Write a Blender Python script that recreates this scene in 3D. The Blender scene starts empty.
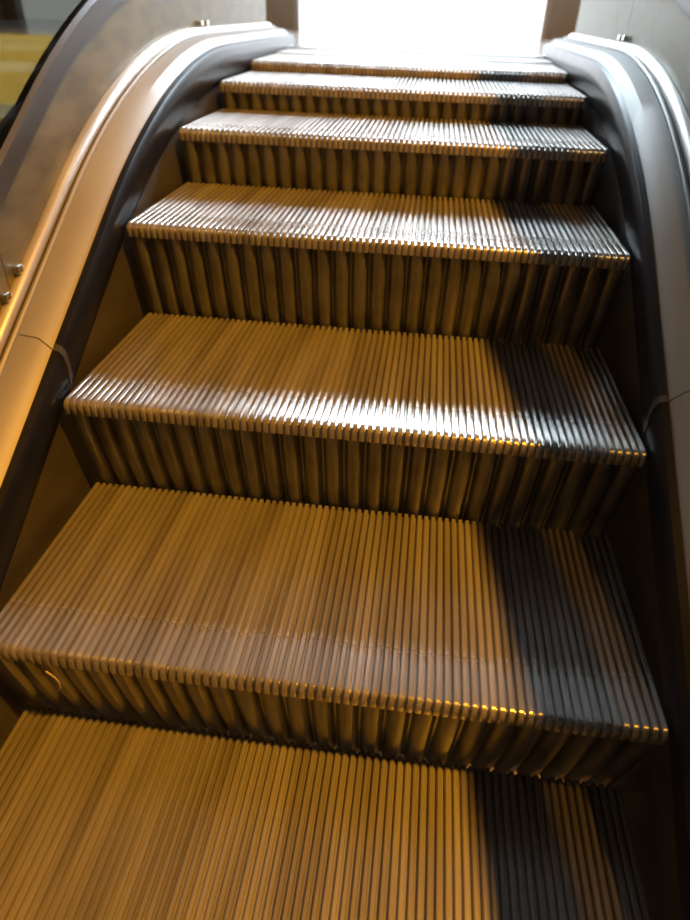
import bpy, bmesh, math, random
from mathutils import Vector, Matrix
random.seed(7)
sc = bpy.context.scene
C = sc.collection
R = math.radians

# ------------------------------------------------------------------ dimensions
XC, HW = 0.027, 0.550              # escalator centre line and half width of a step
DEPTH, RISE = 0.400, 0.231         # visible tread depth and rise on the incline
SLOPE = RISE / DEPTH
Y1, ZF = 1.16, 0.945               # where the incline starts to level out, and the level of the upper floor
ANG = math.atan(SLOPE)
RAD = (ZF - SLOPE * Y1) / (1 - math.cos(ANG))
Y2 = Y1 + RAD * math.sin(ANG)
NOSE_Z = {-1: -.231, 0: 0., 1: .231, 2: .462, 3: .690, 4: .827, 5: .902, 6: .934, 7: .9405}


def nose_line(y):
    if y <= Y1: return SLOPE * y
    if y >= Y2: return ZF
    return ZF - RAD + math.sqrt(RAD * RAD - (Y2 - y) ** 2)


# ------------------------------------------------------------------ materials
def mat(name, col, metal=0., rough=.5, var=0., scale=6., stretch=(1, 1, 1), rvar=0., bump=0., bscale=80., spec=.5, dirt=None):
    m = bpy.data.materials.new(name); m.use_nodes = True
    nt = m.node_tree; N = nt.nodes; L = nt.links
    b = N['Principled BSDF']
    b.inputs['Base Color'].default_value = (*col, 1); b.inputs['Metallic'].default_value = metal
    b.inputs['Roughness'].default_value = rough; b.inputs['Specular IOR Level'].default_value = spec
    tc = N.new('ShaderNodeTexCoord'); mp = N.new('ShaderNodeMapping'); mp.inputs['Scale'].default_value = stretch
    L.new(tc.outputs['Object'], mp.inputs['Vector'])
    n = N.new('ShaderNodeTexNoise'); n.inputs['Scale'].default_value = scale; n.inputs['Detail'].default_value = 5
    L.new(mp.outputs['Vector'], n.inputs['Vector'])
    if var or dirt:
        r = N.new('ShaderNodeValToRGB')
        lo = dirt if dirt else tuple(c * (1 - var) for c in col)
        hi = tuple(min(1, c * (1 + var * .5)) for c in col)
        r.color_ramp.elements[0].position = .32; r.color_ramp.elements[1].position = .62
        r.color_ramp.elements[0].color = (*lo, 1); r.color_ramp.elements[1].color = (*hi, 1)
        L.new(n.outputs['Fac'], r.inputs['Fac']); L.new(r.outputs['Color'], b.inputs['Base Color'])
    if rvar:
        q = N.new('ShaderNodeMapRange'); q.inputs['To Min'].default_value = max(.02, rough - rvar); q.inputs['To Max'].default_value = rough + rvar
        L.new(n.outputs['Fac'], q.inputs['Value']); L.new(q.outputs['Result'], b.inputs['Roughness'])
    if bump:
        k = N.new('ShaderNodeTexNoise'); k.inputs['Scale'].default_value = bscale; k.inputs['Detail'].default_value = 3
        L.new(mp.outputs['Vector'], k.inputs['Vector'])
        bm = N.new('ShaderNodeBump'); bm.inputs['Strength'].default_value = bump; bm.inputs['Distance'].default_value = .004
        L.new(k.outputs['Fac'], bm.inputs['Height']); L.new(bm.outputs['Normal'], b.inputs['Normal'])
    return m


M = {}
M['tread'] = mat('worn cleated aluminium', (.47, .45, .42), .6, .315, .14, 2.2, (9, .6, 1), .02, .06, 240, dirt=(.28, .26, .235))
def wear(m):
    """the front edge of a step is polished by shoes: smoother metal near the edge"""
    nt = m.node_tree; N = nt.nodes; L = nt.links; b = N['Principled BSDF']
    old = b.inputs['Roughness'].links[0].from_socket
    t = N.new('ShaderNodeTexCoord'); sx = N.new('ShaderNodeSeparateXYZ'); L.new(t.outputs['Object'], sx.inputs[0])
    q = N.new('ShaderNodeMapRange'); q.inputs['From Min'].default_value = 0; q.inputs['From Max'].default_value = .4
    L.new(sx.outputs['Y'], q.inputs['Value'])
    cr = N.new('ShaderNodeValToRGB'); e = cr.color_ramp.elements
    e[0].position = 0; e[0].color = (.12,) * 3 + (1,); e[1].position = .26; e[1].color = (0, 0, 0, 1)
    a = e.new(.035); a.color = (0, 0, 0, 1)
    L.new(q.outputs['Result'], cr.inputs['Fac'])
    w = N.new('ShaderNodeMapRange'); w.inputs['From Min'].default_value = .03; w.inputs['From Max'].default_value = .13
    w.inputs['To Min'].default_value = -.13; w.inputs['To Max'].default_value = 0
    L.new(sx.outputs['Y'], w.inputs['Value'])
    a1 = N.new('ShaderNodeMath'); a1.operation = 'ADD'; L.new(old, a1.inputs[0]); L.new(w.outputs['Result'], a1.inputs[1])
    a2 = N.new('ShaderNodeMath'); a2.operation = 'ADD'; L.new(a1.outputs[0], a2.inputs[0]); L.new(cr.outputs['Color'], a2.inputs[1])
    L.new(a2.outputs[0], b.inputs['Roughness'])


wear(M['tread'])
M['riser'] = mat('grimy ribbed aluminium', (.15, .15, .155), .5, .42, .35, 3., (6, 1, 4), .08, .1, 200)
M['frame'] = mat('dark cast step frame', (.04, .04, .04), .3, .6)
M['skirt'] = mat('bronze tinted skirt steel', (.13, .12, .11), .6, .42, .15, 2, (1, 3, 8), .06)
M['black'] = mat('black rubber deflector', (.009, .009, .011), 0, .34, .3, 20, rvar=.05, spec=.3)
M['deck'] = mat('satin beige deck steel', (.26, .255, .235), .25, .50, .10, 2, (1, 1, 1), .05)
M['bead'] = mat('polished rail', (.72, .70, .66), .75, .32, .05, 5, rvar=.03)
M['groove'] = mat('dark gasket', (.03, .028, .025), 0, .6)
M['outer'] = mat('scuffed brushed steel panel', (.165, .15, .095), .3, .46, .35, 4, (1, 2, 5), .08, .12, 60)
M['trim'] = mat('dark grey trim', (.07, .07, .072), .4, .42)
M['clad'] = mat('outer cladding', (.30, .29, .27), .5, .4, .1)
M['hand'] = mat('black handrail rubber', (.012, .012, .013), 0, .35)
M['plate'] = mat('polished landing plate', (.62, .63, .64), 1., .17, .1, 3, rvar=.04)
M['comb'] = mat('comb aluminium', (.50, .50, .50), .9, .3, .1)
M['floor'] = mat('glossy pale floor tile', (.55, .55, .53), 0, .12, .08, 2)
M['lowfloor'] = mat('warm lower floor', (.30, .25, .17), 0, .5, .15, 3)
M['wall'] = mat('grey plaster', (.20, .21, .215), 0, .8, .08, 2)
M['ceil'] = mat('dark ceiling', (.05, .05, .05), 0, .9, .1, 2)
M['wframe'] = mat('window frame', (.35, .36, .37), .6, .4)
M['thread'] = mat('pale thread', (.75, .62, .38), 0, .8)
M['clip'] = mat('steel clip', (.75, .73, .68), 1., .2)


def glass():
    m = bpy.data.materials.new('clear balustrade glass'); m.use_nodes = True
    nt = m.node_tree; N = nt.nodes; L = nt.links
    N.remove(N['Principled BSDF'])
    t = N.new('ShaderNodeBsdfTransparent'); t.inputs['Color'].default_value = (.36, .37, .37, 1)
    g = N.new('ShaderNodeBsdfGlossy'); g.inputs['Roughness'].default_value = .03
    fr = N.new('ShaderNodeFresnel'); fr.inputs['IOR'].default_value = 1.45
    mx = N.new('ShaderNodeMixShader')
    k = N.new('ShaderNodeMath'); k.operation = 'MULTIPLY'; k.inputs[1].default_value = .10
    L.new(fr.outputs[0], k.inputs[0]); L.new(k.outputs[0], mx.inputs[0]); L.new(t.outputs[0], mx.inputs[1]); L.new(g.outputs[0], mx.inputs[2])
    L.new(mx.outputs[0], N['Material Output'].inputs['Surface'])
    return m


M['glass'] = glass()


def emit(name, col, s):
    m = bpy.data.materials.new(name); m.use_nodes = True
    nt = m.node_tree; N = nt.nodes
    N.remove(N['Principled BSDF'])
    e = N.new('ShaderNodeEmission'); e.inputs['Color'].default_value = (*col, 1); e.inputs['Strength'].default_value = s
    nt.links.new(e.outputs[0], N['Material Output'].inputs['Surface'])
    return m


M['day'] = emit('daylight through glazing', (.72, .87, 1.0), 56)
M['daymid'] = emit('overcast daylight through glazing', (.80, .91, 1.0), 9)
M['pale_glow'] = emit('added dim pale glow', (.95, .96, .88), 1.6)  # added glow for the pale upper left corner
M['daylow'] = emit('street level daylight through glazing', (.90, .95, 1.0), 4.5)


# ------------------------------------------------------------------ helpers
def obj(name, verts, faces, m, parent=None, smooth=True, bevel=0., loc=None):
    me = bpy.data.meshes.new(name)
    me.from_pydata([tuple(v) for v in verts], [], faces); me.validate()
    bm = bmesh.new(); bm.from_mesh(me); bmesh.ops.recalc_face_normals(bm, faces=bm.faces); bm.to_mesh(me); bm.free()
    me.materials.append(m)
    o = bpy.data.objects.new(name, me); C.objects.link(o)
    if parent: o.parent = parent
    if loc: o.location = loc
    if smooth:
        for p in me.polygons: p.use_smooth = True
        a = o.modifiers.new('edges', 'EDGE_SPLIT'); a.split_angle = R(35)
    if bevel:
        b = o.modifiers.new('bevel', 'BEVEL'); b.width = bevel; b.segments = 2; b.limit_method = 'ANGLE'
    return o


def thing(name, label, cat, loc=(0, 0, 0), group=None):
    o = bpy.data.objects.new(name, None); C.objects.link(o); o.location = loc; o.empty_display_size = .1
    o['label'] = label; o['category'] = cat
    if group: o['group'] = group
    return o


def box(x0, x1, y0, y1, z0, z1):
    v = [(x, y, z) for x in (x0, x1) for y in (y0, y1) for z in (z0, z1)]
    f = [(0, 1, 3, 2), (4, 6, 7, 5), (0, 4, 5, 1), (2, 3, 7, 6), (0, 2, 6, 4), (1, 5, 7, 3)]
    return v, f


def merge(*parts):
    V, F = [], []
    for v, f in parts:
        n = len(V); V += v; F += [tuple(i + n for i in q) for q in f]
    return V, F


def struct(name, vf, m):
    o = obj(name, vf[0], vf[1], m, smooth=False); o['kind'] = 'structure'; return o


def ys(y0, y1, step=.07):
    n = max(2, int(abs(y1 - y0) / step)); return [y0 + (y1 - y0) * i / n for i in range(n + 1)]


def sweep(poly, side, y0, y1, step=.07):
    """closed cross-section poly of (distance outwards from the step edge, height over the nose line), carried along the escalator"""
    Y = ys(y0, y1, step); n = len(poly); V = []; F = []
    for y in Y:
        z = nose_line(y)
        V += [(XC + side * (HW + o), y, z + h) for o, h in poly]
    for i in range(len(Y) - 1):
        for k in range(n):
            a, b = i * n + k, i * n + (k + 1) % n
            F.append((a, b, b + n, a + n))
    F.append(tuple(range(n))); F.append(tuple(range((len(Y) - 1) * n, len(Y) * n)))
    return V, F


# ------------------------------------------------------------------ steps
NC = 78; P = 2 * HW / NC
REC = .050


def riser_y(z):               # set-back of the riser at depth -z under the nose
    return REC * (max(0., -z) / RISE) ** 1.35


def tread_mesh(depth):
    r = .017
    prof = [(depth, 0, 0, 1)] + [(depth - (depth - .06) * i / 5, 0, 0, 1) for i in range(1, 6)] + [(r, 0, 0, 1)]
    for i in range(1, 7):
        a = R(90 * i / 6); prof.append((r - r * math.sin(a), -r + r * math.cos(a), -math.sin(a), math.cos(a)))
    prof += [(.001, -.022, -1, 0), (.003, -.030, -1, 0)]
    xs = []
    for k in range(NC):
        for fx, d in ((0, 1), (.28, 1), (.36, .12), (.46, 0), (.86, 0), (.94, .10)):
            xs.append((-HW + (k + fx) * P, d))
    xs.append((HW, 1))
    V = []; F = []; n = len(xs)
    for i, (y, z, ny, nz) in enumerate(prof):
        g = .0095 if i < 13 else (.006 if i == 13 else .003)
        for x, d in xs: V.append((x, y - ny * g * d, z - nz * g * d))
    for i in range(len(prof) - 1):
        for k in range(n - 1):
            a = i * n + k; F.append((a, a + 1, a + 1 + n, a + n))
    # underside so the plate has thickness
    base = len(V)
    V += [(-HW, depth - .04, -.02), (HW, depth - .04, -.02), (HW, .02, -.032), (-HW, .02, -.032)]
    F.append((base, base + 1, base + 2, base + 3))
    return V, F


def riser_mesh():
    Z = [-.024, -.032] + [-.032 - (.300 - .032) * i / 10 for i in range(1, 11)]
    xs = []
    for k in range(NC // 3):
        for fx, d in ((0, 1), (.10, 1), (.20, .55), (.32, .2), (.48, .03), (.62, 0), (.78, .1), (.90, .45)):
            xs.append((-HW + (k + fx - .05) * 3 * P + .05 * 3 * P, d))
    xs.append((HW, 1))
    V = []; F = []; n = len(xs)
    for i, z in enumerate(Z):
        g = .018
        for x, d in xs: V.append((x, riser_y(z) + .002 + g * d, z))
    for i in range(len(Z) - 1):
        for k in range(n - 1):
            a = i * n + k; F.append((a, a + 1, a + 1 + n, a + n))
    base = len(V)
    for z in Z: V += [(-HW, riser_y(z) + .027, z), (HW, riser_y(z) + .027, z)]
    for i in range(len(Z) - 1):
        a = base + 2 * i; F.append((a, a + 1, a + 3, a + 2))
    return V, F


STEP_LABEL = {
    0: 'lowest escalator step, orange-lit ridged tread cut off by the bottom edge',
    1: 'escalator step with the largest whole orange-lit tread, short ribbed riser beneath it',
    2: 'escalator step whose front edge carries the brightest white glare',
    3: 'third escalator step above the bottom one, soft grey sheen along its edge',
    4: 'fourth escalator step above the bottom one, lower riser of dark ribs near the top',
    5: 'shallow escalator step with a very low dark riser where the stairway levels out',
    6: 'flattened escalator step just past the last low riser, second from the landing comb',
    7: 'flat escalator step right against the landing comb, last before the top',
}
for k in range(0, 8):
    y = k * DEPTH; z = NOSE_Z[k]
    up = NOSE_Z.get(k + 1, .9405) - z
    depth = DEPTH + riser_y(-max(up, 0)) - .003
    if k == 7: depth = .212
    st = thing('escalator_step', STEP_LABEL[k], 'step', (XC, y, z), 'ridged escalator steps')
    V, F = tread_mesh(depth); tp = obj('tread_plate', V, F, M['tread'], st)
    V, F = riser_mesh(); obj('riser_plate', V, F, M['riser'], st)
    V, F = box(-HW + .01, HW - .01, .075, depth - .03, -.06, -.024); obj('step_frame', V, F, M['frame'], st)

# ------------------------------------------------------------------ balustrades
YA, YB = -1.2, 3.25
JOINT = .865
G0, G1 = .136, .146            # the glass


def balustrade(side, label, seams):
    t = thing('balustrade', label, 'balustrade', (XC + side * (HW + .1), .8, nose_line(.8)), 'escalator balustrades')
    inv = Matrix.Translation(-t.location)

    def part(name, vf, m, parent=t, **kw):
        V = [tuple(inv @ Vector(v)) for v in vf[0]]
        return obj(name, V, vf[1], m, parent, **kw)
    part('skirt_panel', sweep([(.020, -.42), (.020, .030), (.026, .030), (.026, -.42)], side, YA, YB), M['skirt'])
    dp = [(.020, -.050), (.010, -.046), (.005, -.030), (.004, .010), (.007, .030), (.014, .040), (.026, .043), (.030, .036), (.022, .030)]
    part('deflector_strip', sweep(dp, side, YA, JOINT - .004), M['black'])
    ds = part('deflector_strip', sweep(dp, side, JOINT + .004, YB), M['black'])
    c = part('deflector_cap', sweep([(o - .0015, h + .0015) for o, h in dp], side, JOINT - .006, JOINT + .006), M['trim'], ds)
    lo = [(.026, .036), (.052, .060), (.103, .066), (.103, .060), (.055, .053), (.030, .030)]
    for a, b in ((YA, JOINT - .0012), (JOINT + .0012, YB)):
        part('inner_deck', sweep(lo, side, a, b), M['deck'])
    part('deck_bead', sweep([(.091, .064), (.092, .069), (.096, .072), (.101, .070), (.103, .064), (.103, .055), (.091, .055)], side, YA, YB), M['deck'])
    part('glass_gasket', sweep([(.103, .050), (.103, .067), (.108, .067), (.108, .050)], side, YA, YB), M['groove'])
    br = [(.108, .045), (.108, .064), (.111, .074), (.117, .081), (.125, .084), (.131, .084), (.1345, .082), (.1345, .045)]
    part('base_rail', sweep(br, side, YA, YB), M['bead'])
    PT = .21
    cuts = [YA] + seams + [YB]
    for a, b in zip(cuts[:-1], cuts[1:]):
        kp = part('kick_panel', sweep([(.1348, .045), (.1348, PT), (.150, PT), (.150, .045)], side, a + .0012, b - .0012), M['outer'])
    part('panel_cap', sweep([(.128, PT), (.124, PT + .012), (.126, PT + .050), (.134, PT + .058), (.150, PT + .058), (.158, PT + .050), (.158, PT)], side, YA, YB), M['trim'])
    part('glass_pane', sweep([(G0, PT + .058), (G0, .93), (G1, .93), (G1, PT + .058)], side, YA, YB), M['glass'], smooth=False)
    part('guide_rail', sweep([(.126, .790), (.154, .790), (.158, .936), (.118, .936)], side, YA, YB), M['bead'])  # out of view; made deep to widen its shadow on the treads
    for s in seams:
        for dy in (-.03, .03):
            z = nose_line(s + dy) + .090; x = XC + side * (HW + .126)
            V, F = box(x - .006, x + .006, s + dy - .010, s + dy + .010, z - .004, z + .012)
            part('panel_clip', (V, F), M['clip'], kp, bevel=.003, smooth=False)
    part('outer_deck', sweep([(.150, .040), (.150, .058), (.375, .050), (.375, .030)], side, YA, YB), M['clad'])
    part('outer_cladding', sweep([(.375, .02), (.388, .02), (.388, -.75), (.375, -.75)], side, YA, YB), M['clad'])
    return t


balustrade(-1, 'left escalator balustrade with black skirt strip, beige deck and orange-lit steel panel', [.94, 2.3])
balustrade(1, 'right escalator balustrade in shade, its deck rail catching a blue-white gleam', [1.09, 2.3])


def handrail(side, label):
    prof = [(.046 * math.cos(a), .017 * math.sin(a)) for a in [2 * math.pi * i / 14 for i in range(14)]]
    path = [(y, nose_line(y) + .955) for y in ys(YA, 3.45, .08)]
    r0 = .31
    for i in range(1, 15):
        a = math.pi * i / 15; path.append((3.45 + r0 * math.sin(a), ZF + .955 - r0 + r0 * math.cos(a)))
    path += [(y, ZF + .955 - 2 * r0) for y in (3.3, 3.1, 2.95)]
    t = thing('handrail', label, 'handrail', (XC + side * (HW + .138), .8, nose_line(.8) + .955), 'escalator handrails')
    V = []; F = []; n = len(prof)
    for i, (y, z) in enumerate(path):
        a = path[max(0, i - 1)]; b = path[min(len(path) - 1, i + 1)]
        ty, tz = b[0] - a[0], b[1] - a[1]; l = math.hypot(ty, tz); ny, nz = -tz / l, ty / l
        for o, h in prof: V.append((o, y + ny * h - .8, z + nz * h - nose_line(.8) - .955))
    for i in range(len(path) - 1):
        for k in range(n):
            a, b = i * n + k, i * n + (k + 1) % n; F.append((a, b, b + n, a + n))
    F.append(tuple(range(n))); F.append(tuple(range((len(path) - 1) * n, len(path) * n)))
    obj('belt', V, F, M['hand'], t)
    return t


handrail(-1, 'black rubber handrail along the top of the left glass balustrade')
handrail(1, 'black rubber handrail along the top of the right glass balustrade')

# ------------------------------------------------------------------ landing
YC = 3.02
lp = thing('landing_plate', 'shiny metal landing plate glaring white at the top of the escalator', 'landing plate', (XC, YC, ZF))
V, F = box(-HW - .015, HW + .015, .14, 1.5, -.03, .004); obj('cover_plate', V, F, M['plate'], lp, smooth=False, bevel=.003)
V = []; F = []
V, F = box(-HW - .015, HW + .015, .06, .137, -.03, .003); cs = obj('comb_segment', V, F, M['comb'], lp, smooth=False)
parts = []
for k in range(NC):
    x = -HW + (k + .18) * P
    v = [(x - .0022, .062, .002), (x + .0022, .062, .002), (x + .0014, 0, -.006), (x - .0014, 0, -.006),
         (x - .0022, .062, -.012), (x + .0022, .062, -.012), (x + .0014, 0, -.010), (x - .0014, 0, -.010)]
    parts.append((v, [(0, 1, 2, 3), (4, 5, 6, 7), (0, 1, 5, 4), (1, 2, 6, 5), (2, 3, 7, 6), (3, 0, 4, 7)]))
V, F = merge(*parts); obj('comb_teeth', V, F, M['comb'], cs, smooth=False)

# ------------------------------------------------------------------ small litter
pts = [(-.408, .402, .185), (-.400, .406, .165), (-.399, .410, .146), (-.404, .414, .125), (-.412, .417, .112)]
V = []; F = []
for i, p in enumerate(pts):
    V += [(p[0] + .0016 * math.cos(q * math.pi / 3), p[1] + .0016 * math.sin(q * math.pi / 3), p[2]) for q in range(6)]
for i in range(len(pts) - 1):
    for q in range(6): F.append((6 * i + q, 6 * i + (q + 1) % 6, 6 * i + 6 + (q + 1) % 6, 6 * i + 6 + q))
F += [tuple(range(6)), tuple(range(6 * len(pts) - 6, 6 * len(pts)))]
th = obj('thread', V, F, M['thread'])
th['label'] = 'thin pale curled thread clinging to the lower left step riser'; th['category'] = 'thread'

# ------------------------------------------------------------------ the hall
XL, XR, YF, YK, ZC, ZL = -3.2, 3.6, 5.4, -3.5, 5.2, -2.2
WX0, WX1 = -.95, .87
WZ0, WZ1 = ZF + .002, 4.05
cx0, cx1 = XC - HW - .40, XC + HW + .40
fl = merge(box(XL, cx0, YB, YF, ZF - .3, ZF), box(cx1, XR, YB, YF, ZF - .3, ZF),
           box(cx0, cx1, YC + 1.503, YF, ZF - .3, ZF),
           box(cx0, XC - HW - .018, YB + .002, YC + 1.503, ZF - .3, ZF), box(XC + HW + .018, cx1, YB + .002, YC + 1.503, ZF - .3, ZF))
struct('floor', fl, M['floor'])
struct('floor_lower', box(XL, XR, YK, YB - .002, ZL - .1, ZL), M['lowfloor'])
struct('wall_under_landing', box(XL, XR, YB + .001, YB + .15, ZL, ZF - .302), M['wall'])
struct('ceiling', box(XL - .1, XR + .1, YK - .1, YF + .15, ZC, ZC + .1), M['ceil'])
struct('wall_left', box(XL - .1, XL, YK, YF, ZL - .1, ZC), M['wall'])
struct('wall_right', box(XR, XR + .1, YK, YF, ZL - .1, ZC), M['wall'])
struct('wall_back', box(XL - .1, XR + .1, YK - .1, YK, ZL - .1, ZC), M['ceil'])
FX0, FX1, FZ1 = -3.1, -2.0, 3.2
WM, WU = 2.05, 3.0
struct('wall_far', merge(box(XL, FX0, YF, YF + .15, ZL, ZC), box(FX1, WX0, YF, YF + .15, ZL, ZC), box(FX0, FX1, YF, YF + .15, ZL, ZF), box(FX0, FX1, YF, YF + .15, FZ1, ZC), box(WX1, XR, YF, YF + .15, ZL, WU), box(WX1, XR, YF, YF + .15, WZ1, ZC), box(2.0, XR, YF, YF + .15, WU, WZ1), box(WX1, WX1 + .06, YF, YF + .15, WU, WZ1),
                         box(WX0, WX1, YF, YF + .15, WZ1, ZC), box(WX0, WX1, YF, YF + .15, ZL, WZ0)), M['wall'])
struct('added_glare_panel', box(WX1 + .06, 2.0, YF + .10, YF + .11, WU, WZ1), M['day'])  # unseen glowing panel, added to whiten the right of the step edges
struct('added_pale_panel', box(FX0, FX1, YF + .10, YF + .11, ZF, FZ1), M['pale_glow'])  # glowing panel added to make the upper left corner pale
w = struct('window_1', box(WX0, WX1, YF + .10, YF + .11, WU, WZ1), M['day'])
obj('middle_pane', *box(WX0, WX1, YF + .10, YF + .11, WM, WU), M['daymid'], w, smooth=False)
obj('lower_pane', *box(WX0, WX1, YF + .10, YF + .11, WZ0, WM), M['daylow'], w, smooth=False)
fw = .035
fr = obj('window_frame', *merge(box(WX0, WX0 + fw, YF + .02, YF + .098, WZ0, WZ1), box(WX1 - fw, WX1, YF + .02, YF + .098, WZ0, WZ1),
                                box(WX0 + fw, WX1 - fw, YF + .02, YF + .098, WZ1 - fw, WZ1), box(WX0 + fw, WX1 - fw, YF + .02, YF + .098, WM - fw, WM + fw), box(WX0 + fw, WX1 - fw, YF + .02, YF + .098, WU - fw, WU + fw),
                                ), M['wframe'], w, smooth=False)


# ------------------------------------------------------------------ light
def area(name, loc, aim, size, power, col):
    d = bpy.data.lights.new(name, 'AREA'); d.shape = 'DISK'; d.size = size; d.energy = power; d.color = col
    o = bpy.data.objects.new(name, d); C.objects.link(o); o.location = loc
    o.rotation_euler = (Vector(aim) - Vector(loc)).to_track_quat('-Z', 'Y').to_euler(); return o


area('sodium_downlight', (1.70, -.25, 4.2), (.1, .7, .4), .13, 285, (1., .41, .022))
sd = bpy.data.lights.new('added_warm_spot', 'SPOT'); sd.energy = 80; sd.color = (1., .62, .12); sd.spot_size = R(15); sd.spot_blend = .35; sd.shadow_soft_size = .05  # added spot, brightens the left panel and rail in yellow
so = bpy.data.objects.new('added_warm_spot', sd); C.objects.link(so); so.location = (.3, 1.1, 3.7)
so.rotation_euler = (Vector((-.70, 1.50, 1.02)) - so.location).to_track_quat('-Z', 'Y').to_euler()

s2 = bpy.data.lights.new('added_wall_spot', 'SPOT'); s2.energy = 2200; s2.color = (1., .66, .12); s2.spot_size = R(20); s2.spot_blend = .7; s2.shadow_soft_size = .06  # added spot, throws the yellow patch under the landing at left
o2 = bpy.data.objects.new('added_wall_spot', s2); C.objects.link(o2); o2.location = (-2.2, .6, 2.6)
o2.rotation_euler = (Vector((-1.95, 3.25, .72)) - o2.location).to_track_quat('-Z', 'Y').to_euler()

wd = bpy.data.worlds.new('hall'); sc.world = wd; wd.use_nodes = True
wd.node_tree.nodes['Background'].inputs[0].default_value = (.5, .6, .8, 1); wd.node_tree.nodes['Background'].inputs[1].default_value = .02

# ------------------------------------------------------------------ camera
F_PX, PITCH, YAW, ROLL = 639.2, .617, .1087, .0329
f = Vector((-math.sin(YAW) * math.cos(PITCH), math.cos(YAW) * math.cos(PITCH), -math.sin(PITCH)))
rt = Vector((math.cos(YAW), math.sin(YAW), 0)); up = rt.cross(f)
c, s = math.cos(ROLL), math.sin(ROLL)
r2 = c * rt + s * up; u2 = -s * rt + c * up
cam = bpy.data.cameras.new('camera'); co = bpy.data.objects.new('camera', cam); C.objects.link(co)
mw = Matrix((r2, u2, -f)).transposed().to_4x4(); mw.translation = (.1434, -.1938, 1.0974); co.matrix_world = mw
cam.sensor_width = 36; cam.sensor_fit = 'AUTO'; cam.lens = F_PX * 36 / 920; cam.clip_start = .02
cam.dof.use_dof = True; cam.dof.focus_distance = 1.15; cam.dof.aperture_fstop = 2.2
sc.camera = co
sc.view_settings.view_transform = 'Standard'; sc.view_settings.look = 'None'; sc.view_settings.gamma = 1
sc.view_settings.exposure = 0.; sc.view_settings.use_curve_mapping = False
